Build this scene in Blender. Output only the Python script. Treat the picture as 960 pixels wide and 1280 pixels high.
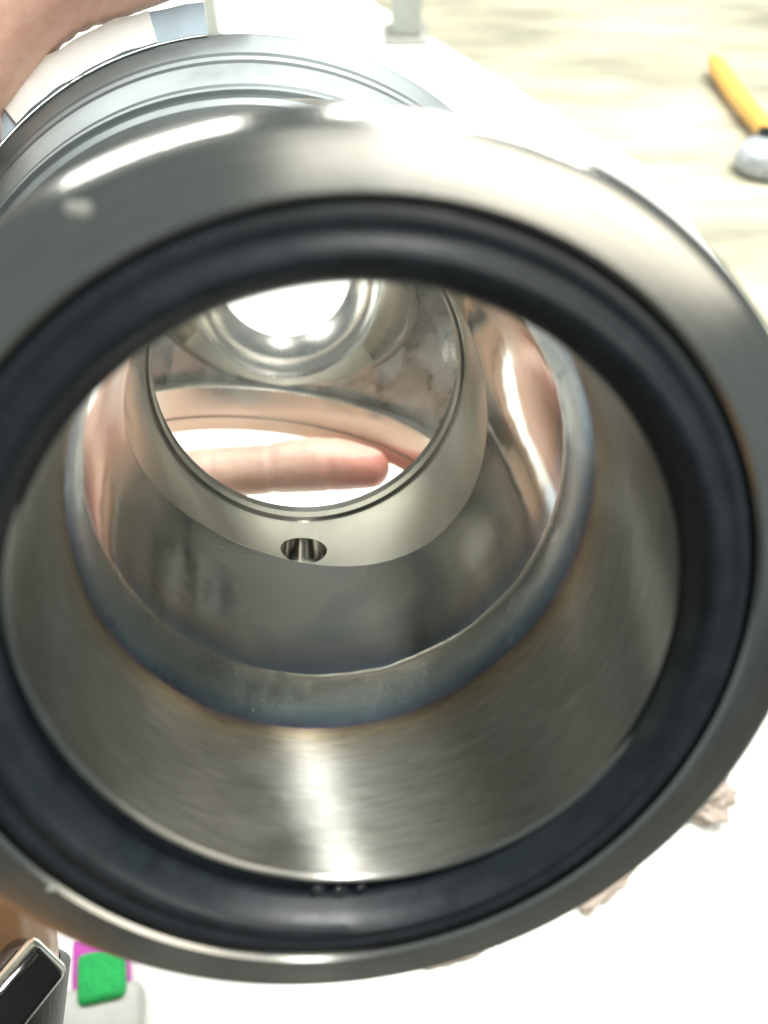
import bpy, bmesh, math, random
from mathutils import Vector, Matrix, noise
random.seed(4)
R = math.radians
for o in list(bpy.data.objects): bpy.data.objects.remove(o)
scene = bpy.context.scene
C = scene.collection

# ------------------------------------------------------------------ camera
PITCH = 48.0
CAM = Vector((0, 0, 0.45))
FPX = 1150.0
cd = bpy.data.cameras.new('camera'); cam = bpy.data.objects.new('camera', cd); C.objects.link(cam)
cam.location = CAM; cam.rotation_euler = (R(90 - PITCH), 0, 0)
cd.sensor_width = 36; cd.lens = FPX / 1280 * 36
cd.clip_start = 0.005; cd.clip_end = 60
cd.dof.use_dof = True; cd.dof.focus_distance = 0.185; cd.dof.aperture_fstop = 16
scene.camera = cam

# ------------------------------------------------------------------ light
w = bpy.data.worlds.new("World"); scene.world = w; w.use_nodes = True
bg = w.node_tree.nodes['Background']
bg.inputs[0].default_value = (0.76, 0.86, 0.86, 1); bg.inputs[1].default_value = 0.21

def lamp(name, loc, size, energy, col=(1.0, 1.0, 0.95), target=(0, 0.2, 0.1), rz=None):
    l = bpy.data.lights.new(name, 'AREA'); l.shape = 'RECTANGLE'; l.size, l.size_y = size
    l.energy = energy; l.color = col
    o = bpy.data.objects.new(name, l); C.objects.link(o); o.location = loc
    d = Vector(target) - Vector(loc)
    o.rotation_euler = d.to_track_quat('-Z', 'Y').to_euler()
    return o
lamp('ceiling_lamp', (0.42, 0.14, 1.75), (0.08, 0.7), 22, target=(0.42, 0.14, 0))
lamp('ceiling_lamp', (1.5, -1.5, 1.7), (1.6, 1.2), 14, col=(1.0, 0.92, 0.78), target=(0, .1, .3))  # added warm soft light behind the viewer to brighten the flange face
lamp('ceiling_lamp', (0.7, -1.7, 1.7), (0.9, 0.6), 3.5, col=(1.0, 0.96, 0.86), target=(0, .1, .3))  # weak extra light, added for the upper part of the flange face
lamp('ceiling_lamp', (-0.9, 1.1, 1.75), (0.14, 1.2), 34, target=(-0.5, 0.9, 0))
lamp('ceiling_lamp', (0.12, 1.25, 1.75), (0.10, 0.9), 15, target=(0.12, 0.9, 0))  # added behind the fitting to streak the seat ring with light
lamp('ceiling_lamp', (0.9, 1.1, 1.75), (0.14, 1.2), 34, target=(0.5, 0.9, 0))

scene.view_settings.view_transform = 'Standard'
scene.view_settings.look = 'None'
scene.view_settings.exposure = 0.35
scene.view_settings.gamma = 1.0
scene.render.engine = 'CYCLES'
scene.cycles.max_bounces = 14; scene.cycles.glossy_bounces = 10
scene.cycles.use_denoising = True
scene.cycles.sample_clamp_indirect = 6
scene.cycles.caustics_reflective = True

# ------------------------------------------------------------------ frames
sp, cp = math.sin(R(PITCH)), math.cos(R(PITCH))
RX, UP, FW = Vector((1, 0, 0)), Vector((0, sp, cp)), Vector((0, cp, -sp))
def cam2w(X, Y, Z): return CAM + (RX * X + UP * Y + FW * Z) * 0.001        # millimetres in the camera frame
BC = (-2.36, -13.61, 95.88)                                              # centre of the front face
aV = Vector((-0.12710, 0.39947, 0.90789)); uV = Vector((0.99034, 0.0, 0.13865)); vV = Vector((0.05539, 0.91675, -0.39561))
def dirw(v): return RX * v.x + UP * v.y + FW * v.z
BX, BY, BZ = dirw(uV), dirw(vV), -dirw(aV)
BODY = Matrix(((BX.x, BY.x, BZ.x, 0), (BX.y, BY.y, BZ.y, 0), (BX.z, BY.z, BZ.z, 0), (0, 0, 0, 1)))
BODY.translation = cam2w(*BC)
MM = 0.001
def L(x, y, z): return Vector((x * MM, y * MM, -z * MM))                   # body frame: x right, y up, z into the bore (mm)
def on_table(px, py, h=0.0):
    d = RX * ((px - 480) / FPX) + UP * ((640 - py) / FPX) + FW
    return CAM + d * ((h - CAM.z) / d.z)

# ------------------------------------------------------------------ helpers
def tag(o, label, cat=None, group=None, kind=None):
    if label: o['label'] = label
    if cat: o['category'] = cat
    if group: o['group'] = group
    if kind: o['kind'] = kind
    return o
def empty(name, mat, label, cat, group=None):
    o = bpy.data.objects.new(name, None); C.objects.link(o); o.matrix_world = mat
    o.empty_display_size = 0.01
    return tag(o, label, cat, group)
def link(name, me, mat, parent=None, smooth=True, matrix=None, angle=40):
    me.materials.clear(); me.materials.append(mat)
    o = bpy.data.objects.new(name, me); C.objects.link(o)
    if parent: o.parent = parent
    if matrix is not None: o.matrix_local = matrix
    if smooth:
        for p in me.polygons: p.use_smooth = True
        try: me.set_sharp_from_angle(angle=R(angle))
        except Exception: pass
    return o
def mesh_from(verts, faces, name='m'):
    me = bpy.data.meshes.new(name); me.from_pydata([tuple(v) for v in verts], [], faces); me.update()
    bm = bmesh.new(); bm.from_mesh(me); bmesh.ops.remove_doubles(bm, verts=bm.verts, dist=1e-7)
    bmesh.ops.recalc_face_normals(bm, faces=bm.faces); bm.to_mesh(me); bm.free()
    return me
def loft(rings, closed=True, N=None):
    """rings: lists of points of equal length, joined in order (closed: last to first)"""
    n = len(rings[0]); V = [p for r in rings for p in r]; F = []
    m = len(rings)
    for i in range(m if closed else m - 1):
        j = (i + 1) % m
        for k in range(n):
            l = (k + 1) % n
            F.append((i * n + k, i * n + l, j * n + l, j * n + k))
    return mesh_from(V, F)
SEG = 160
def circ(r, z, dx=0, dy=0, a2=0, b2=0, n=SEG, zf=None, rf=None):
    out = []
    for k in range(n):
        t = 2 * math.pi * k / n
        rr = r + a2 * math.cos(2 * t) + b2 * math.sin(2 * t)
        if rf: rr += rf(t)
        zz = z + (zf(t) if zf else 0)
        out.append(L(dx + rr * math.cos(t), dy + rr * math.sin(t), zz))
    return out
def lathe(prof, **k): return loft([circ(r, z, **k) for r, z in prof])
def apply_mods(o):
    dg = bpy.context.evaluated_depsgraph_get(); dg.update()
    me = bpy.data.meshes.new_from_object(o.evaluated_get(dg)); return me
def boolean(base, ops):
    """base mesh and a list of (operation, mesh) -> new mesh"""
    tmp = []
    o = bpy.data.objects.new('tmp', base); C.objects.link(o); tmp.append(o)
    for op, me in ops:
        q = bpy.data.objects.new('tmp', me); C.objects.link(q); tmp.append(q)
        m = o.modifiers.new('b', 'BOOLEAN'); m.operation = op; m.object = q; m.solver = 'EXACT'
    me = apply_mods(o)
    for q in tmp: bpy.data.objects.remove(q)
    return me
def cyl_mesh(p0, p1, r0, r1=None, n=96):
    r1 = r0 if r1 is None else r1
    d = (p1 - p0).normalized(); e = d.orthogonal().normalized(); f = d.cross(e)
    V = [p0 + (e * math.cos(2 * math.pi * k / n) + f * math.sin(2 * math.pi * k / n)) * r0 for k in range(n)]
    V += [p1 + (e * math.cos(2 * math.pi * k / n) + f * math.sin(2 * math.pi * k / n)) * r1 for k in range(n)]
    F = [(k, (k + 1) % n, n + (k + 1) % n, n + k) for k in range(n)] + [tuple(range(n)), tuple(range(n, 2 * n))]
    return mesh_from(V, F)
def rbox(sx, sy, sz, bev, seg=3):
    bm = bmesh.new(); bmesh.ops.create_cube(bm, size=1)
    for v in bm.verts: v.co = Vector((v.co.x * sx, v.co.y * sy, v.co.z * sz))
    bmesh.ops.bevel(bm, geom=list(bm.edges), offset=bev, segments=seg, profile=0.5, affect='EDGES')
    me = bpy.data.meshes.new('m'); bm.to_mesh(me); bm.free(); return me

# ------------------------------------------------------------------ materials
def mat(name):
    m = bpy.data.materials.new(name); m.use_nodes = True
    nt = m.node_tree; return m, nt, nt.nodes['Principled BSDF']
def N(nt, t, **k):
    n = nt.nodes.new(t)
    for a, b in k.items(): setattr(n, a, b)
    return n
def ramp(nt, stops, fac=None):
    n = N(nt, 'ShaderNodeValToRGB'); e = n.color_ramp.elements
    while len(e) < len(stops): e.new(0.5)
    for s, (p, c) in zip(e, stops):
        s.position = p; s.color = (*c, 1) if len(c) == 3 else c
    if fac is not None: nt.links.new(fac, n.inputs[0])
    return n
def noise_node(nt, scale, detail=4, rough=0.55, vec=None, dist=0.0):
    n = N(nt, 'ShaderNodeTexNoise'); n.inputs['Scale'].default_value = scale; n.inputs['Detail'].default_value = detail
    n.inputs['Roughness'].default_value = rough; n.inputs['Distortion'].default_value = dist
    if vec is not None: nt.links.new(vec, n.inputs['Vector'])
    return n
def cylinder_coords(nt, squash=0.002):
    """(r, angle*squash, z) of the object frame, for marks that run round the bore"""
    tc = N(nt, 'ShaderNodeTexCoord'); s = N(nt, 'ShaderNodeSeparateXYZ'); nt.links.new(tc.outputs['Object'], s.inputs[0])
    at = N(nt, 'ShaderNodeMath', operation='ARCTAN2'); nt.links.new(s.outputs[1], at.inputs[0]); nt.links.new(s.outputs[0], at.inputs[1])
    ml = N(nt, 'ShaderNodeMath', operation='MULTIPLY'); nt.links.new(at.outputs[0], ml.inputs[0]); ml.inputs[1].default_value = squash
    ln = N(nt, 'ShaderNodeVectorMath', operation='LENGTH')
    c0 = N(nt, 'ShaderNodeCombineXYZ'); nt.links.new(s.outputs[0], c0.inputs[0]); nt.links.new(s.outputs[1], c0.inputs[1])
    nt.links.new(c0.outputs[0], ln.inputs[0])
    c = N(nt, 'ShaderNodeCombineXYZ'); nt.links.new(ln.outputs['Value'], c.inputs[0]); nt.links.new(ml.outputs[0], c.inputs[1]); nt.links.new(s.outputs[2], c.inputs[2])
    return c.outputs[0], s, tc
def steel(name, base, rough, aniso=0.0, lines=0.0, mottle=0.0, bump=0.0, stops=None, mscale=60, squash=0.002, lscale=1600, patch=0):
    """stops: [(depth_mm, colour)] colours of the heat tint along the bore"""
    m, nt, b = mat(name)
    cv, sep, tc = cylinder_coords(nt, squash)
    b.inputs['Metallic'].default_value = 1.0
    b.inputs['Anisotropic'].default_value = aniso; b.inputs['Anisotropic Rotation'].default_value = 0.25
    if aniso:
        tg = N(nt, 'ShaderNodeTangent', direction_type='RADIAL', axis='Z'); nt.links.new(tg.outputs[0], b.inputs['Tangent'])
    ln = noise_node(nt, lscale, 4, 0.7, cv)
    big = noise_node(nt, mscale, 5, 0.6, tc.outputs['Object'])
    # colour
    if stops:
        wob = N(nt, 'ShaderNodeMath', operation='MULTIPLY_ADD'); nb = noise_node(nt, 45, 4, 0.6, tc.outputs['Object'])
        nt.links.new(nb.outputs['Fac'], wob.inputs[0]); wob.inputs[1].default_value = 0.008
        nt.links.new(sep.outputs[2], wob.inputs[2])
        mr = N(nt, 'ShaderNodeMapRange'); lo, hi = stops[0][0], stops[-1][0]
        mr.inputs['From Min'].default_value = -lo * MM + 0.004; mr.inputs['From Max'].default_value = -hi * MM + 0.004
        nt.links.new(wob.outputs[0], mr.inputs['Value'])
        col = ramp(nt, [((d - lo) / (hi - lo), c) for d, c in stops], mr.outputs[0]).outputs[0]
    else:
        rgb = N(nt, 'ShaderNodeRGB'); rgb.outputs[0].default_value = (*base, 1); col = rgb.outputs[0]
    hv = N(nt, 'ShaderNodeHueSaturation'); nt.links.new(col, hv.inputs['Color'])
    v1 = N(nt, 'ShaderNodeMath', operation='MULTIPLY_ADD'); nt.links.new(ln.outputs['Fac'], v1.inputs[0]); v1.inputs[1].default_value = lines; v1.inputs[2].default_value = 1 - lines * .5
    v2 = N(nt, 'ShaderNodeMath', operation='MULTIPLY_ADD'); nt.links.new(big.outputs['Fac'], v2.inputs[0]); v2.inputs[1].default_value = mottle; v2.inputs[2].default_value = 1 - mottle * .5
    v3 = N(nt, 'ShaderNodeMath', operation='MULTIPLY'); nt.links.new(v1.outputs[0], v3.inputs[0]); nt.links.new(v2.outputs[0], v3.inputs[1])
    nt.links.new(v3.outputs[0], hv.inputs['Value']); nt.links.new(hv.outputs[0], b.inputs['Base Color'])
    # roughness
    r1 = N(nt, 'ShaderNodeMath', operation='MULTIPLY_ADD'); nt.links.new(big.outputs['Fac'], r1.inputs[0])
    r1.inputs[1].default_value = rough * (0.7 + mottle); r1.inputs[2].default_value = rough * (0.65 - mottle * .5); nt.links.new(r1.outputs[0], b.inputs['Roughness'])
    if patch:
        pn = noise_node(nt, mscale, 1.5, 0.4, tc.outputs['Object']); pr = ramp(nt, [(0.52, (rough,) * 3), (0.84, (patch,) * 3)], pn.outputs['Fac']); nt.links.new(pr.outputs[0], b.inputs['Roughness'])
        # smeared wet film on the lower wall
        lo_ = N(nt, 'ShaderNodeMapRange', interpolation_type='SMOOTHSTEP'); nt.links.new(sep.outputs[1], lo_.inputs['Value'])
        lo_.inputs['From Min'].default_value = -0.024; lo_.inputs['From Max'].default_value = -0.034; lo_.inputs['To Max'].default_value = 0.30
        ad = N(nt, 'ShaderNodeMath', operation='ADD'); nt.links.new(pn.outputs['Fac'], ad.inputs[0]); nt.links.new(lo_.outputs[0], ad.inputs[1]); nt.links.new(ad.outputs[0], pr.inputs[0])
        bq = N(nt, 'ShaderNodeBump'); bq.inputs['Strength'].default_value = 0.07; bq.inputs['Distance'].default_value = 0.0012
        nq = noise_node(nt, 85, 2, 0.5, tc.outputs['Object']); nt.links.new(nq.outputs['Fac'], bq.inputs['Height']); nt.links.new(bq.outputs[0], b.inputs['Normal'])
    if bump:
        bp = N(nt, 'ShaderNodeBump'); bp.inputs['Strength'].default_value = bump; bp.inputs['Distance'].default_value = 0.0002
        nt.links.new(ln.outputs['Fac'], bp.inputs['Height']); nt.links.new(bp.outputs[0], b.inputs['Normal'])
    return m
def rough_metal(name, base, rough, scale, bump, mottle):
    m, nt, b = mat(name); tc = N(nt, 'ShaderNodeTexCoord'); b.inputs['Metallic'].default_value = 1
    n = noise_node(nt, scale, 6, 0.6, tc.outputs['Object'], 0.5)
    c = ramp(nt, [(0.3, tuple(x * (1 - mottle) for x in base)), (0.7, base)], n.outputs['Fac'])
    nt.links.new(c.outputs[0], b.inputs['Base Color'])
    rr = ramp(nt, [(0.3, (rough * .6,) * 3), (0.7, (rough * 1.3,) * 3)], n.outputs['Fac']); nt.links.new(rr.outputs[0], b.inputs['Roughness'])
    bp = N(nt, 'ShaderNodeBump'); bp.inputs['Strength'].default_value = bump; bp.inputs['Distance'].default_value = 0.0005
    n2 = noise_node(nt, scale * 2.2, 5, 0.6, tc.outputs['Object']); nt.links.new(n2.outputs['Fac'], bp.inputs['Height']); nt.links.new(bp.outputs[0], b.inputs['Normal'])
    return m
def plain(name, c, rough=0.5, scale=40, vary=0.12, bump=0.0, metallic=0.0, stretch=None, sss=0.0, dist=0.001, coat=0.0):
    m, nt, b = mat(name); tc = N(nt, 'ShaderNodeTexCoord'); vec = tc.outputs['Object']
    if stretch:
        mp = N(nt, 'ShaderNodeMapping'); mp.inputs['Scale'].default_value = stretch; nt.links.new(vec, mp.inputs[0]); vec = mp.outputs[0]
    n = noise_node(nt, scale, 5, 0.6, vec)
    c0 = tuple(x * (1 - vary) for x in c); c1 = tuple(min(1, x * (1 + vary)) for x in c)
    cr = ramp(nt, [(0.3, c0), (0.7, c1)], n.outputs['Fac']); nt.links.new(cr.outputs[0], b.inputs['Base Color'])
    b.inputs['Roughness'].default_value = rough; b.inputs['Metallic'].default_value = metallic
    b.inputs['Coat Weight'].default_value = coat
    if sss:
        b.inputs['Subsurface Weight'].default_value = sss; b.inputs['Subsurface Radius'].default_value = (1, .35, .2); b.inputs['Subsurface Scale'].default_value = 0.003
    if bump:
        bp = N(nt, 'ShaderNodeBump'); bp.inputs['Strength'].default_value = bump; bp.inputs['Distance'].default_value = dist
        nt.links.new(n.outputs['Fac'], bp.inputs['Height']); nt.links.new(bp.outputs[0], b.inputs['Normal'])
    return m
ST = (0.55, 0.55, 0.515)
M = {}
M['face'] = steel('turned_steel', ST, 0.235, 0.9, 0.6, 0.3, 0.0)
M['bore'] = steel('brushed_bore_steel', ST, 0.36, 0.97, 1.2, 0.25, 0.08,
                  stops=[(0, ST), (24, ST), (29.5, (0.56, 0.52, 0.43)), (31.5, (0.52, 0.44, 0.30)), (33.2, (0.34, 0.27, 0.24)), (35, (0.17, 0.21, 0.29)), (37, (0.28, 0.34, 0.38)), (40, (0.34, 0.37, 0.36))], squash=0.003, lscale=2100)
M['weld'] = steel('heat_tinted_weld', ST, 0.32, 0.2, 0.25, 0.4, 0.35, mscale=160,
                  stops=[(30, (0.40, 0.30, 0.22)), (33, (0.16, 0.17, 0.26)), (35.5, (0.20, 0.28, 0.36)), (38.5, (0.33, 0.39, 0.42)), (43, (0.40, 0.43, 0.43)), (47.5, (0.52, 0.49, 0.42))])
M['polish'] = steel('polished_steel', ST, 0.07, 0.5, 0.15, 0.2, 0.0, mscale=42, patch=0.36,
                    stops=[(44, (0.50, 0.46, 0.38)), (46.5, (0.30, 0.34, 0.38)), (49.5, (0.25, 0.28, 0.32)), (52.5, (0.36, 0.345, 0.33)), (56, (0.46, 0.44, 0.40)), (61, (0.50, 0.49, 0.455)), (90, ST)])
M['machined'] = steel('machined_steel', (0.66, 0.645, 0.60), 0.19, 0.7, 0.10, 0.10, 0.0)
M['cast'] = rough_metal('cast_steel', (0.62, 0.63, 0.61), 0.34, 110, 0.25, 0.40)
M['port'] = steel('port_steel', (0.92, 0.90, 0.83), 0.30, 0.0, 0.1, 0.35, 0.0)
M['shell'] = rough_metal('blasted_steel', (0.58, 0.58, 0.55), 0.38, 90, 0.2, 0.2)
M['rear'] = steel('rear_flange_steel', (0.27, 0.30, 0.305), 0.6, 0.4, 0.2, 0.3, 0.1)
M['rubber'] = plain('black_rubber', (0.015, 0.021, 0.027), 0.40, 300, 0.3, 0.06)
nt = M['rubber'].node_tree; tcr = N(nt, 'ShaderNodeTexCoord'); rr_ = ramp(nt, [(0.35, (0.30,) * 3), (0.7, (0.52,) * 3)], noise_node(nt, 90, 6, 0.7, tcr.outputs['Object']).outputs['Fac'])
nt.links.new(rr_.outputs[0], nt.nodes['Principled BSDF'].inputs['Roughness'])
M['paper'] = plain('white_paper', (0.83, 0.86, 0.81), 0.75, 12, 0.02)
M['bench'] = plain('pale_wood', (0.37, 0.355, 0.27), 0.5, 4.5, 0.42, stretch=(1, 3.2, 1))
M['strip'] = plain('pale_blue_paper', (0.42, 0.52, 0.60), 0.7, 200, 0.12, 0.1)
M['white'] = plain('white_patch', (0.85, 0.87, 0.84), 0.6, 200, 0.03)
M['grey'] = plain('grey_paint', (0.33, 0.34, 0.31), 0.5, 60, 0.12)
M['orange'] = plain('orange_plastic', (0.72, 0.40, 0.10), 0.35, 60, 0.06)
M['greymetal'] = plain('dull_grey_metal', (0.40, 0.43, 0.46), 0.5, 120, 0.3, metallic=0.3)
M['black'] = plain('gloss_black', (0.008, 0.008, 0.009), 0.08, 60, 0.2, coat=0.6)
M['strap'] = plain('black_strap', (0.007, 0.007, 0.008), 0.45, 400, 0.3, 0.2)
M['strap'].node_tree.nodes['Principled BSDF'].inputs['Specular IOR Level'].default_value = 0.12
M['silver'] = plain('silver_metal', (0.66, 0.66, 0.60), 0.22, 200, 0.08, metallic=1)
M['green'] = plain('green_scour', (0.015, 0.36, 0.085), 0.85, 900, 0.35, 0.8)
M['pink'] = plain('magenta_foam', (0.48, 0.07, 0.40), 0.8, 600, 0.15, 0.4)
M['palegrey'] = plain('pale_grey_plastic', (0.38, 0.39, 0.36), 0.5, 60, 0.08)
def film_mat():
    m, nt, b = mat('crumpled_film'); b.inputs['Base Color'].default_value = (0.50, 0.42, 0.36, 1); b.inputs['Roughness'].default_value = 0.2
    b.inputs['Transmission Weight'].default_value = 0.35; b.inputs['IOR'].default_value = 1.2; return m
M['film'] = film_mat()
def water_mat():
    m, nt, b = mat('water'); b.inputs['Base Color'].default_value = (1, 1, 1, 1); b.inputs['Roughness'].default_value = 0.02
    b.inputs['Transmission Weight'].default_value = 1; b.inputs['IOR'].default_value = 1.33; return m
M['water'] = water_mat()
def skin_mat():
    m, nt, b = mat('skin'); tc = N(nt, 'ShaderNodeTexCoord')
    n = noise_node(nt, 55, 5, 0.6, tc.outputs['Object'])
    nf = noise_node(nt, 420, 4, 0.65, tc.outputs['Object'])
    av = N(nt, 'ShaderNodeMix', data_type='FLOAT'); av.inputs['Factor'].default_value = 0.4; nt.links.new(n.outputs['Fac'], av.inputs['A']); nt.links.new(nf.outputs['Fac'], av.inputs['B'])
    c = ramp(nt, [(0.30, (0.62, 0.38, 0.29)), (0.5, (0.73, 0.50, 0.395)), (0.70, (0.80, 0.59, 0.49))], av.outputs['Result'])
    at = N(nt, 'ShaderNodeAttribute', attribute_name='tone'); mx = N(nt, 'ShaderNodeMix', data_type='RGBA')
    nt.links.new(at.outputs['Fac'], mx.inputs['Factor']); nt.links.new(c.outputs[0], mx.inputs['A']); mx.inputs['B'].default_value = (0.66, 0.22, 0.17, 1)
    at2 = N(nt, 'ShaderNodeAttribute', attribute_name='tan'); mx2 = N(nt, 'ShaderNodeMix', data_type='RGBA')
    nt.links.new(at2.outputs['Fac'], mx2.inputs['Factor']); nt.links.new(mx.outputs['Result'], mx2.inputs['A']); mx2.inputs['B'].default_value = (0.30, 0.15, 0.065, 1)
    nt.links.new(mx2.outputs['Result'], b.inputs['Base Color'])
    b.inputs['Roughness'].default_value = 0.48; b.inputs['Subsurface Weight'].default_value = 0.25
    b.inputs['Subsurface Radius'].default_value = (1, .35, .2); b.inputs['Subsurface Scale'].default_value = 0.002
    v = N(nt, 'ShaderNodeTexVoronoi'); v.inputs['Scale'].default_value = 900; nt.links.new(tc.outputs['Object'], v.inputs['Vector'])
    bp = N(nt, 'ShaderNodeBump'); bp.inputs['Strength'].default_value = 0.12; bp.inputs['Distance'].default_value = 0.0003
    nt.links.new(v.outputs['Distance'], bp.inputs['Height']); nt.links.new(bp.outputs[0], b.inputs['Normal'])
    return m
M['skin'] = skin_mat()

# ------------------------------------------------------------------ table
T = bpy.data.objects.new('table', None); C.objects.link(T); T.location = (0, 1.0, 0)
tag(T, 'pale wooden work table under the steel fitting', 'table')
me = rbox(3.2, 1.94, 0.035, 0.004, 2); link('tabletop', me, M['bench'], T, matrix=Matrix.Translation((0, 0, -0.0175)))
for sx in (-1, 1):
    for sy in (-1, 1):
        me = rbox(0.06, 0.06, 0.70, 0.004, 2); link('leg', me, M['grey'], T, matrix=Matrix.Translation((1.5 * sx, 0.9 * sy, -0.386)))
me = mesh_from([(-6, -5, -0.75), (6, -5, -0.75), (6, 8, -0.75), (-6, 8, -0.75)], [(0, 1, 2, 3)])
floor = link('floor', me, plain('grey_floor', (0.12, 0.12, 0.11), 0.5, 4, 0.1)); tag(floor, 'grey floor below the table', None, kind='structure')

# white paper sheet with a right-angled corner towards upper right
cr = on_table(822, 222); e1 = (on_table(540, 50) - cr); e1.z = 0; e1.normalize()
e2 = Vector((-e1.y, e1.x, 0)); e2 = e2 if e2.y < 0 else -e2
SH = 1.0
def sheet(n=14):
    V, F = [], []
    for i in range(n + 1):
        for j in range(n + 1):
            p = cr + e1 * (2.2 * i / n - 0.8) + e2 * (SH * j / n)
            V.append((p.x, p.y, 0.0012 + 0.0006 * noise.noise(Vector((p.x * 7, p.y * 7, 2)))))
    for i in range(n):
        for j in range(n):
            a = i * (n + 1) + j; F.append((a, a + 1, a + n + 2, a + n + 1))
    me = mesh_from(V, F)
    bm = bmesh.new(); bm.from_mesh(me)
    bmesh.ops.bisect_plane(bm, geom=bm.verts[:] + bm.edges[:] + bm.faces[:], plane_co=(0, .045, 0), plane_no=(0, -1, 0), clear_outer=True)
    qa, qb = on_table(822, 222), on_table(965, 430); qn = Vector((-(qb - qa).y, (qb - qa).x, 0)); qn = qn if qn.x > 0 else -qn
    bmesh.ops.bisect_plane(bm, geom=bm.verts[:] + bm.edges[:] + bm.faces[:], plane_co=qa, plane_no=qn, clear_outer=True); bmesh.ops.solidify(bm, geom=bm.faces[:], thickness=0.0003); bm.to_mesh(me); bm.free(); return me
o = link('paper_sheet', sheet(), M['paper']); tag(o, 'large white paper sheet spread on the work table below the fitting', 'paper')

# ------------------------------------------------------------------ the fitting
body = empty('pipe_fitting', BODY, 'stainless steel pipe fitting with welded bore, held towards the viewer', 'pipe fitting')
OUT = dict(dx=-.95, dy=.15, a2=.26, b2=.31); GAS = dict(dx=-.59, dy=-.57, a2=-.46, b2=.36); LIP = dict(dx=.81, dy=.67, a2=0, b2=-.8)
GIN = dict(dx=0, dy=-1.3, a2=-.5, b2=0); WLD = dict(dx=.17, dy=1.4, a2=-.6, b2=.6)
def mixp(p, q, f): return {k: p[k] * (1 - f) + q[k] * f for k in p}
Z0 = dict(dx=0, dy=0, a2=0, b2=0)
# front flange: a turned ring with a groove for the gasket
rings = [circ(38.6, 7, **LIP), circ(44.27, 7, **GAS), circ(44.27, .45, **GAS), circ(44.75, 0, **GAS), circ(49.6, 0, **OUT), circ(50.5, .35, **OUT), circ(51.3, 1.4, **OUT),
         circ(51.6, 3, **OUT), circ(51.6, 13, **OUT), circ(50.4, 14.5, **OUT), circ(44, 18, **OUT), circ(41, 23), circ(40.6, 36), circ(38.6, 36)]
flange = link('front_flange', loft(rings), M['face'], body)
# bore sleeve
rings = [circ(36.3, 3.75, **LIP), circ(36.6, 3.45, **LIP), circ(37.1, 3.5, **LIP), circ(37.3, 4, **LIP), circ(38.9, 7.4, **LIP), circ(39.3, 34, **WLD), circ(36.6, 34, **WLD)]
for i in range(1, 8):
    f = 1 - i / 8; rings.append(circ(36.37 + .25 * f, 3.75 + 30.2 * f, **mixp(LIP, WLD, f)))
bore = link('bore_sleeve', loft(rings), M['bore'], body)
# weld bead: uneven ring standing a little into the bore
def wob(amp, sc, seed):
    return lambda t: amp * (noise.noise(Vector((math.cos(t) * sc, math.sin(t) * sc, seed))) + .5 * noise.noise(Vector((math.cos(t) * sc * 3, math.sin(t) * sc * 3, seed + 9))))
WC = dict(dx=.2, dy=1.2, a2=0, b2=0)
rings = [circ(39.2, 33.4, **WLD), circ(36.62, 33.4, **WLD), circ(36.55, 34.2, rf=wob(.08, 7, 1), **WLD), circ(36.4, 36.5, rf=wob(.12, 9, 2), **WLD), circ(36.3, 39, rf=wob(.15, 9, 3), **WLD),
         circ(36.1, 42, rf=wob(.2, 8, 4), **WC), circ(35.7, 44.2, rf=wob(.13, 8, 5), zf=wob(.35, 4, 6), **WC), circ(35.5, 45.2, rf=wob(.13, 8, 5), zf=wob(.35, 4, 6), **WC), circ(35.7, 46.2, rf=wob(.2, 8, 5), zf=wob(.35, 4, 6), **WC), circ(36.6, 47.2, zf=wob(.35, 4, 6), **WC), circ(39.2, 46.6, **WC)]
nt = M['weld'].node_tree; b_ = nt.nodes['Principled BSDF']; cv_, _, _ = cylinder_coords(nt, 0.036)
rn = noise_node(nt, 420, 4, 0.6, cv_, 0.6); bw = N(nt, 'ShaderNodeBump'); bw.inputs['Strength'].default_value = 0.35; bw.inputs['Distance'].default_value = 0.0004
nt.links.new(rn.outputs['Fac'], bw.inputs['Height']); nt.links.new(bw.outputs[0], b_.inputs['Normal'])
weld = link('weld_bead', loft(rings), M['weld'], body, angle=60)
# machined seat ring; its front edge is where the bulged wall cuts the cylinder
def zfront(t): return 83.4 + 5.07 * math.cos(t) + 4.4 * math.sin(t) - 4.88 * math.cos(2 * t) + 8.4 * math.sin(2 * t)
def zf0(t): return zfront(t) - 80
rings = [circ(33.1, 80, zf=zf0), circ(33.0, 100), circ(33.0, 105), circ(32.4, 105.6), circ(32.3, 108.2), circ(33.0, 108.8), circ(32.5, 111.6), circ(33.0, 112.2), circ(38.9, 112.2), circ(39.4, 111.6), circ(39.6, 108), circ(39.6, 80, zf=zf0)]
me = loft(rings)
slot = cyl_mesh(L(-1, -29, 90), L(-1, -35.6, 90), 4.8 * MM, n=40)
for vx in slot.vertices: vx.co.z = -90 * MM + (vx.co.z + 90 * MM) * 1.25
me = boolean(me, [('DIFFERENCE', slot)])
seat = link('seat_ring', me, M['machined'], body)
# polished chamber between weld and seat
rings = []
prof = [(36.25, 45.2, 0), (36.3, 48, 0), (36.1, 53, .08), (35.75, 58, .25), (35.25, 63, .45), (34.6, 68, .65), (33.85, 74, .85), (33.35, 78, .97), (33.12, 80, 1.0)]
def blend(f, z): return lambda t: f * f * (zfront(t) - 80) * 1.0
for r, z, f in prof: rings.append(circ(r, z, zf=blend(f, z), **mixp(WC, Z0, f)))
inner = list(rings)
rings += [circ(39.8, 80, zf=zf0), circ(42.5, 64), circ(42, 50), circ(40.4, 45.2)]
chamber = link('polished_chamber', loft(rings), M['polish'], body, angle=75)
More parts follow.
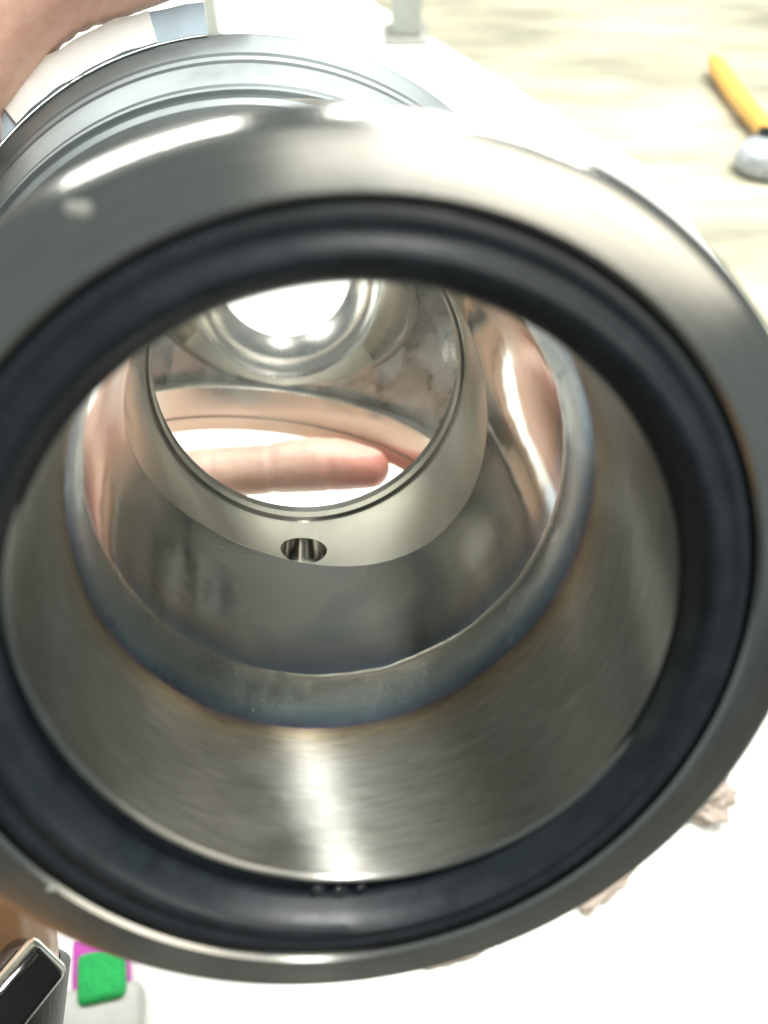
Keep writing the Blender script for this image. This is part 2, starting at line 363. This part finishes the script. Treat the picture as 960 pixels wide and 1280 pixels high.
# rear chamber: upright cylinder bored through
phi = -0.11; dn = Vector((math.sin(phi), -math.cos(phi), 0)); c0 = L(0, 0, 157)
def H(h): return c0 + dn * (h * MM)
outer_c = cyl_mesh(H(-47.5), H(32.6), 58 * MM, n=160)
me = boolean(outer_c, [('UNION', cyl_mesh(L(0, 0, 170), L(0, 0, 222), 40 * MM, n=128)),
                       ('UNION', cyl_mesh(L(0, 0, 88), L(0, 0, 130), 44.5 * MM, n=128)),
                       ('DIFFERENCE', cyl_mesh(H(-44), H(60), 54 * MM, n=160)),
                       ('DIFFERENCE', cyl_mesh(H(-70), H(-30), 47 * MM, n=128)),
                       ('DIFFERENCE', cyl_mesh(L(0, 0, 80), L(0, 0, 130), 39.45 * MM, n=128)),
                       ('DIFFERENCE', cyl_mesh(L(-1.2, -.6, 213), L(-1.2, -.6, 185), 30.3 * MM, 42.5 * MM, n=128)),
                       ('DIFFERENCE', cyl_mesh(L(-1.2, -.6, 200), L(-1.2, -.6, 240), 30.2 * MM, n=128))])
rear_ch = link('rear_chamber', me, M['cast'], body, angle=35)
# smooth turned cone round the outlet, trimmed to the chamber wall
me = lathe([(29.8, 213.6), (37.4, 196.0), (42.1, 185.0), (43.4, 185.0), (38.8, 196), (31.2, 213.6)], dx=-1.2, dy=-.6)
me = boolean(me, [('DIFFERENCE', cyl_mesh(H(-60), H(60), 53.8 * MM, n=160))])
link('outlet_cone', me, M['machined'], body)
# outlet port
me = lathe([(30.1, 222.4), (29.4, 226), (28.4, 228.6), (27.2, 228.9), (26.6, 232), (24.2, 239), (22.9, 240.6), (22.6, 242), (22.9, 244), (24, 245), (40, 245), (41, 243.5), (41, 238), (39, 236), (35, 234), (34.5, 230), (37, 222.4)], dx=-1.2, dy=-.4)
link('outlet_port', me, M['port'], body)
# bottom port ring, two steps, about the downward axis
bx = dn.cross(Vector((0, 0, 1))).normalized(); bz = bx.cross(dn)
def hring(r, h): return [H(h) + (bx * math.cos(2 * math.pi * k / SEG) + bz * math.sin(2 * math.pi * k / SEG)) * (r * MM) for k in range(SEG)]
me = loft([hring(r, h) for r, h in [(46.9, 32.25), (47.4, 31.9), (53.7, 31.9), (53.7, 32.9), (58.3, 32.9), (60, 34), (60, 45.5), (59, 46.5), (47.2, 46.5), (46.7, 46), (46.7, 42), (47.7, 41.6), (47.7, 41.0), (46.9, 40.6)]])
me = boolean(me, [('DIFFERENCE', cyl_mesh(L(0, 0, 80), L(0, 0, 112.8), 39.3 * MM, n=128))])
portring = link('port_ring', me, M['machined'], body)
me = loft([hring(r, h) for r, h in [(47.3, -47.2), (47.4, -49), (48, -49.5), (55, -49.5), (55.6, -49), (55.6, -47.8), (54, -47.2)]])
link('top_collar', me, M['machined'], body)
# rear flange with grooves
rf = dict(dx=-9.0, dy=-6.0)
rings = [circ(r, z, **rf) for r, z in [(52, 88), (57, 87.4), (58.0, 88.2), (56.0, 89.5), (56.2, 92.2), (58.6, 92.2), (59.4, 91.8), (59.8, 93.0), (58, 94), (58.2, 96.4), (60.4, 97), (63.6, 104), (63.9, 105.2), (61.9, 105.8), (62.0, 107.6), (64.6, 107.8), (65.3, 109.2), (63.4, 109.8), (63.5, 111.6), (66, 112), (69, 119), (69.6, 120.5), (69.6, 127), (68, 128.5), (58, 130), (52, 130)]]
rearf = link('rear_flange', loft(rings), M['rear'], body, angle=25)
# outer casing joining front hub to rear chamber
me = lathe([(41.2, 33), (43.2, 40), (45.5, 60), (46.5, 85), (50, 90), (52.5, 90.5), (52.5, 104), (45, 104), (44.8, 88), (43.6, 62), (41.2, 44), (40.7, 36)])
link('outer_casing', me, M['shell'], body)
# scratch fleck on the front face, and a glint modelled as a pale bit
def fleck_or_glint(px, py, r, seed):
    d = Vector(((px - 480) / FPX, (640 - py) / FPX, 1)); Cc = Vector(BC)
    s = Cc.dot(aV) / d.dot(aV); q = d * s - Cc
    x, y = q.dot(uV), q.dot(vV); V = [L(x, y, -.35)]; n = 14
    for k in range(n):
        t = 2 * math.pi * k / n; rr = r * (1 + .5 * noise.noise(Vector((math.cos(t) * 2, math.sin(t) * 2, seed))))
        V.append(L(x + rr * 1.2 * math.cos(t), y + rr * .7 * math.sin(t), .02))
    me = mesh_from(V, [(0, 1 + k, 1 + (k + 1) % n) for k in range(n)])
    return link('speck', me, M['palegrey'], flange)
fleck_or_glint(98, 262, 1.0, 1); fleck_or_glint(66, 1111, .7, 5)

# ------------------------------------------------------------------ gasket
G = [circ(37.5, 6.8, **LIP), circ(38.0, 5.2, **LIP), circ(37.4, 5.2, **GIN), circ(36.95, 4.4, **GIN), circ(37.35, 3.4, **GIN), circ(37.9, 2.1, **GIN), circ(38.7, .8, **mixp(GIN, GAS, .2)), circ(39.7, .0, **mixp(GIN, GAS, .35)),
     circ(40.6, .25, **mixp(GIN, GAS, .5)), circ(41.2, .85, **mixp(GIN, GAS, .6)), circ(41.7, .95, **mixp(GIN, GAS, .7)), circ(42.3, .6, **mixp(GIN, GAS, .8)), circ(43.2, .55, **mixp(GIN, GAS, .9)), circ(43.9, 1.1, **GAS), circ(44.15, 2.4, **GAS), circ(44.15, 6.8, **GAS)]
g = link('gasket', loft(G), M['rubber'], None, angle=60); g.matrix_world = BODY
tag(g, 'black rubber ring gasket seated in the front flange groove', 'gasket')
# water drops at the foot of the gasket
for px, py, r, lb in ((398, 1111, .42, 'clear water drop, left of three on the lower gasket'), (426, 1113, .5, 'clear water drop, middle of three on the lower gasket'), (452, 1109, .34, 'small clear water drop, right of three on the lower gasket')):
    d = Vector(((px - 480) / FPX, (640 - py) / FPX, 1)); s = (Vector(BC) + aV * 3.4).dot(aV) / d.dot(aV); q = d * s - Vector(BC)
    bm = bmesh.new(); bmesh.ops.create_uvsphere(bm, u_segments=14, v_segments=10, radius=1)
    for vx in bm.verts: vx.co = Vector((vx.co.x * 1.5, vx.co.y * .9, vx.co.z * .9)) * (r * MM) * (1 + .35 * noise.noise(vx.co * 1.3 + Vector((px, 0, 0))))
    me = bpy.data.meshes.new('m'); bm.to_mesh(me); bm.free()
    o = link('water_drop', me, M['water']); o.matrix_world = BODY @ Matrix.Translation(L(q.dot(uV), q.dot(vV), 3.4)); tag(o, lb, 'water drop', 'water drops on the gasket')

# ------------------------------------------------------------------ paper strip on the rear rim
def strip(t0, t1, r0, r1, z, th, n=26, jag=.5, seed=0):
    V, F = [], []
    for k in range(n + 1):
        t = R(t0 + (t1 - t0) * k / n); j = jag * noise.noise(Vector((t * 14, seed, 0)))
        for rr, zz in ((r0 + j * .6, z), (r1 + j, z + 3.0), (r1 + j, z + 3.0 + th), (r0 + j * .6, z + th)):
            V.append(L(-9 + rr * math.cos(t), -6 + rr * math.sin(t), zz))
    for k in range(n):
        for q in range(4): F.append((k * 4 + q, k * 4 + (q + 1) % 4, (k + 1) * 4 + (q + 1) % 4, (k + 1) * 4 + q))
    F += [(0, 1, 2, 3), (n * 4, n * 4 + 1, n * 4 + 2, n * 4 + 3)]
    return mesh_from(V, F)
ps = link('paper_strip', strip(99, 172, 69.8, 75.5, 119.2, 1.2, seed=3), M['strip']); ps.matrix_world = BODY
tag(ps, 'pale blue-grey paper strip on the rear rim under the thumb', 'paper strip')
o = link('white_patch', strip(107, 133, 70.0, 75.8, 118.5, .6, seed=8, jag=.7), M['white'], ps)

# ------------------------------------------------------------------ hand
def capsule(bm, pts, n=18):
    """pts: (Vector mm body frame, radius mm, flatten)"""
    ringsv = []
    for i, (p, r) in enumerate(pts):
        a = pts[max(i - 1, 0)][0]; b = pts[min(i + 1, len(pts) - 1)][0]; d = (b - a).normalized()
        e = d.orthogonal().normalized() if i == 0 else (ringe - d * ringe.dot(d)).normalized()
        ringe = e; f = d.cross(e)
        ringsv.append([bm.verts.new(p + (e * math.cos(2 * math.pi * k / n) + f * math.sin(2 * math.pi * k / n)) * r) for k in range(n)])
    for A, B in zip(ringsv, ringsv[1:]):
        for k in range(n): bm.faces.new((A[k], A[(k + 1) % n], B[(k + 1) % n], B[k]))
    bm.faces.new(ringsv[0][::-1]); bm.faces.new(ringsv[-1])
def finger(bm, ctrl, steps=7):
    P = [Vector(c[:3]) for c in ctrl]; Rr = [c[3] for c in ctrl]; out = []
    def cr_(a, b, c, d, t): return 0.5 * ((2 * b) + (c - a) * t + (2 * a - 5 * b + 4 * c - d) * t * t + (3 * b - a - 3 * c + d) * t ** 3)
    n = len(P)
    for i in range(n - 1):
        for s in range(steps):
            t = s / steps
            p = cr_(P[max(i - 1, 0)], P[i], P[i + 1], P[min(i + 2, n - 1)], t); r = cr_(Rr[max(i - 1, 0)], Rr[i], Rr[i + 1], Rr[min(i + 2, n - 1)], t)
            out.append((p, r))
    # rounded tip
    d = (P[-1] - P[-2]).normalized(); r = Rr[-1]
    out.append((P[-1], r))
    for q in (25, 48, 66, 80): out.append((P[-1] + d * r * math.sin(R(q)), r * math.cos(R(q))))
    capsule(bm, out)
bm = bmesh.new()
# (x, y, depth) in mm of the body frame
finger(bm, [(-84, -18, 150, 12), (-66, -44, 172, 10.5), (-44, -54, 182, 9.0), (-22, -53, 186, 8.0), (-8, -51.8, 186, 7.9), (4, -50.4, 186, 8.6), (14, -49.8, 185, 8.3), (24, -50.2, 183.5, 6.6)])
finger(bm, [(-86, -24, 138, 12), (-76, -48, 128, 10.5), (-52, -59, 124, 9.4), (-22, -57, 122, 8.6), (6, -55.4, 121, 8.6), (28, -55, 120, 7.8)])
finger(bm, [(-86, -28, 122, 12), (-76, -54, 108, 10.2), (-52, -61, 104, 9.2), (-22, -59, 103, 8.5), (2, -57.5, 103, 8.4), (22, -57, 103, 7.6)])
finger(bm, [(-84, -32, 108, 11), (-74, -55, 92, 9.2), (-54, -62, 88, 8.2), (-32, -61, 87, 7.4), (-14, -60, 87, 7.2), (2, -59.5, 87, 6.5)])
finger(bm, [(-92, -28, 112, 17), (-92, 6, 122, 16), (-86, 34, 124, 15), (-70, 55, 124, 14), (-54, 69.5, 124.5, 11.8), (-36, 77.5, 125, 11.6), (-20, 81, 125, 9.6)])
finger(bm, [(-92, 0, 150, 14), (-94, -30, 134, 22), (-96, -60, 112, 23), (-97, -84, 88, 23.5)])
finger(bm, [(-84, 10, 132, 12), (-88, -20, 140, 14), (-88, -36, 126, 15), (-88, -46, 114, 14)])
finger(bm, [(-92, -50, 112, 22), (-84, -84, 78, 25), (-76, -108, 52, 27), (-80, -150, 18, 30), (-104, -200, -18, 35), (-126, -262, -60, 39), (-140, -300, -90, 40)])
finger(bm, [(-90, 20, 126, 14), (-80, 36, 114, 13), (-69, 45, 108, 12)])
me0 = bpy.data.meshes.new('m'); bmesh.ops.recalc_face_normals(bm, faces=bm.faces); bm.to_mesh(me0); bm.free()
tmp = bpy.data.objects.new('tmp', me0); C.objects.link(tmp)
rm = tmp.modifiers.new('r', 'REMESH'); rm.mode = 'VOXEL'; rm.voxel_size = 0.95
sm = tmp.modifiers.new('s', 'SMOOTH'); sm.factor = .5; sm.iterations = 8
me = apply_mods(tmp); bpy.data.objects.remove(tmp)
tone = me.attributes.new('tone', 'FLOAT', 'POINT'); arm_shade = me.attributes.new('tan', 'FLOAT', 'POINT')
newco = []
for i, vx in enumerate(me.vertices):
    x, y, z = vx.co
    t = 0
    if y < -45 and x > -5: t = min(1, max(0, (x + 2) / 26)) * .75
    if y > 40: t = max(t, .25 * max(0, 1 - abs(x + 45) / 25))
    tone.data[i].value = t
    arm_shade.data[i].value = min(1, max(0, (-y - 62) / 25)) if x < -50 else 0  # brown forearm, with its unlit darkness put into the skin colour
    k = 0.0                                                              # knuckle and joint creases
    if y < -38 and z > 165:
        for xc, dp in ((-6.5, .45), (-5.0, .3), (11, .35), (12.6, .22), (-24, .3)):
            k += dp * math.exp(-((x + .12 * (y + 50) - xc) / .75) ** 2)
    if y > 40 and -60 < x:
        for xc, dp in ((-44, .5), (-41, .35), (-47, .3)):
            k += dp * math.exp(-((x + .5 * (z - 124) - xc) / .9) ** 2)
    nrm_ = vx.normal; q = Vector((x, y, z)) - nrm_ * (k + .12 * noise.noise(Vector((x, y, z)) * .35))
    newco.append(L(*q))
for vx, q in zip(me.vertices, newco): vx.co = q
bm = bmesh.new(); bm.from_mesh(me); bmesh.ops.recalc_face_normals(bm, faces=bm.faces); bm.to_mesh(me); bm.free()
hand = link('person', me, M['skin'], None, smooth=True, angle=180); hand.matrix_world = BODY
tag(hand, 'bare left hand gripping the fitting, thumb on the rear rim, fingers beneath', 'person')

# ------------------------------------------------------------------ wristwatch
SPIN = -40
OFFV = Vector((1.3, 2.2, -0.8))
wp = Vector((-76.9, -110, 50)); wd = (Vector((-86, -150, 18)) - Vector((-82, -108, 52))).normalized()
def cam_pt(px, py, depth): 
    q = Vector(((px - 480) / FPX * depth, (640 - py) / FPX * depth, depth)) - Vector(BC); return Vector((q.dot(uV), q.dot(vV), q.dot(aV)))
wm = BODY @ Matrix.Translation(L(*wp))
watch = empty('wristwatch', wm, 'glossy black wristwatch with a silver edge on the wrist', 'wristwatch')
def band(r, wdt, th, n=48):
    ax = Vector((wd.x, wd.y, -wd.z)).normalized(); e = ax.orthogonal().normalized(); f = ax.cross(e); rr = []
    for rad, off in ((r, -wdt / 2), (r + th, -wdt / 2 + .6), (r + th, wdt / 2 - .6), (r, wdt / 2)):
        rr.append([(ax * off + (e * math.cos(2 * math.pi * k / n) + f * math.sin(2 * math.pi * k / n)) * rad) * MM for k in range(n)])
    return loft(rr)
link('strap', band(27.2, 18, 2.0), M['strap'], watch)
# case, standing on the strap on the side facing the viewer
p_case = cam_pt(170, 1250, 112)
axc = Vector((wd.x, wd.y, -wd.z)).normalized()
nrm = Vector((p_case.x, p_case.y, -p_case.z)) - Vector((wp.x, wp.y, -wp.z)); nrm = (nrm - axc * nrm.dot(axc)).normalized()
tx = axc.cross(nrm)
off = nrm * 28.0 + OFFV
spin = R(SPIN); tx, axs = tx * math.cos(spin) + axc * math.sin(spin), axc * math.cos(spin) - tx * math.sin(spin)
CM = Matrix(((tx.x, axs.x, nrm.x, off.x * MM), (tx.y, axs.y, nrm.y, off.y * MM), (tx.z, axs.z, nrm.z, off.z * MM), (0, 0, 0, 1)))
link('case', rbox(.0095, .034, .010, .0035, 4), M['black'], watch, matrix=CM @ Matrix.Translation((0, 0, .005)))
link('bezel', rbox(.0092, .0337, .0030, .0013, 2), M['silver'], watch, matrix=CM @ Matrix.Translation((0, 0, .0085)))
link('crystal', rbox(.0078, .0322, .003, .0014, 3), M['black'], watch, matrix=CM @ Matrix.Translation((0, 0, .0102)))

# ------------------------------------------------------------------ things on the table
def at_table(name, px, py, rz, label, cat): 
    p = on_table(px, py); return empty(name, Matrix.Translation((p.x, p.y, 0.0022)) @ Matrix.Rotation(R(rz), 4, 'Z'), label, cat)
sg = at_table('scrub_sponge', 132, 1232, 12, 'bright green scouring sponge with a magenta underside by the watch', 'sponge')
link('foam', rbox(.0245, .028, .010, .002, 3), M['pink'], sg, matrix=Matrix.Translation((.000, .005, .005)))
link('scour_pad', rbox(.0205, .021, .008, .003, 3), M['green'], sg, matrix=Matrix.Translation((.002, -.001, .0138)))
bk = at_table('plastic_block', 118, 1300, 8, 'pale grey plastic block below the green sponge', 'block')
link('block', rbox(.045, .035, .014, .003, 3), M['palegrey'], bk, matrix=Matrix.Translation((0, 0, .007)))
# posts
def post(px, py, wd_, h, lb):
    e = at_table('stand_post', px, py, 0, lb, 'post')
    link('column', rbox(wd_, wd_, h, .002, 2), M['grey'], e, matrix=Matrix.Translation((0, 0, h / 2 + .006)))
    link('foot', rbox(wd_ * 1.5, wd_ * 1.5, .006, .002, 2), M['grey'], e, matrix=Matrix.Translation((0, 0, .003)))
post(507, 48, .036, .30, 'grey upright post standing behind the top of the front flange')
post(268, 52, .016, .30, 'thin grey upright post beside the paper strip and thumb')
# orange handled tool
tl = at_table('hand_tool', 930, 160, 0, 'orange handled hand tool with a round grey head', 'tool')
P0, P1, P2 = on_table(886, 92), on_table(925, 158), on_table(985, 215)
base = Vector((tl.location.x, tl.location.y, 0.0022))
def tube(pts, r, n=14):
    rr = []
    for i, p in enumerate(pts):
        d = (pts[min(i + 1, len(pts) - 1)] - pts[max(i - 1, 0)]).normalized(); e = Vector((0, 0, 1)); e = (e - d * e.dot(d)).normalized(); f = d.cross(e)
        s = r * (0.55 if i in (0, len(pts) - 1) else 1)
        rr.append([p + (e * math.cos(2 * math.pi * k / n) + f * math.sin(2 * math.pi * k / n)) * s for k in range(n)])
    V = [v for q in rr for v in q]; F = []
    for i in range(len(rr) - 1):
        for k in range(n): F.append((i * n + k, i * n + (k + 1) % n, (i + 1) * n + (k + 1) % n, (i + 1) * n + k))
    F += [tuple(range(n)), tuple(range((len(rr) - 1) * n, len(rr) * n))]
    return mesh_from(V, F)
pts = []
for i in range(13):
    t = i / 12; p = P0 * (1 - t) ** 2 + P1 * 2 * t * (1 - t) + P2 * t * t; pts.append(Vector((p.x, p.y, .014)) - Vector((base.x, base.y, 0)))
link('handle', tube(pts, .010), M['orange'], tl)
pc = on_table(955, 215) - base
hr = []
for r_, z_ in ((.001, .0), (.026, .0), (.031, .004), (.033, .012), (.031, .021), (.025, .027), (.014, .030), (.001, .0305)):
    hr.append([Vector((pc.x + r_ * math.cos(2 * math.pi * k / 40), pc.y + r_ * .8 * math.sin(2 * math.pi * k / 40), z_)) for k in range(40)])
link('head', loft(hr, closed=False), M['greymetal'], tl)
me = cyl_mesh(Vector((pc.x - .004, pc.y + .012, .030)), Vector((pc.x - .004, pc.y + .012, .034)), .009, n=24); link('pivot', me, M['black'], tl)
# crumpled wrap and paper scraps at the lower right
def crumple(r, seed, sq=(1, 1, .6)):
    bm = bmesh.new(); bmesh.ops.create_icosphere(bm, subdivisions=4, radius=1)
    for vx in bm.verts:
        n_ = noise.turbulence_vector(vx.co * 1.7 + Vector((seed, 0, 0)), 4, True); vx.co = vx.co * (0.65 + .7 * abs(n_.x)) + n_ * .18
        vx.co = Vector((vx.co.x * sq[0], vx.co.y * sq[1], vx.co.z * sq[2])) * r
    me = bpy.data.meshes.new('m'); bm.to_mesh(me); bm.free(); return me
def scrap(px, py, r, seed, rz, lb, name='plastic_wrap', cat='wrap', sq=(1, 1, .6)):
    p = on_table(px, py); o = link(name, crumple(r, seed, sq), M['film'], None, smooth=False)
    o.matrix_world = Matrix.Translation((p.x, p.y, r * sq[2] * .6 + .002)) @ Matrix.Rotation(R(rz), 4, 'Z'); tag(o, lb, cat)
scrap(872, 1003, .014, 3, 20, 'crumpled pinkish clear plastic wrap beside the flange, lower right', sq=(1.2, 1, .7))
scrap(752, 1112, .010, 11, 40, 'small pale twisted paper scrap below the crumpled wrap', 'paper_scrap', 'scrap', (1.9, .6, .4))
scrap(556, 1196, .007, 17, 10, 'tiny pale paper scrap under the bottom of the flange', 'paper_scrap', 'scrap', (2.2, .6, .4))
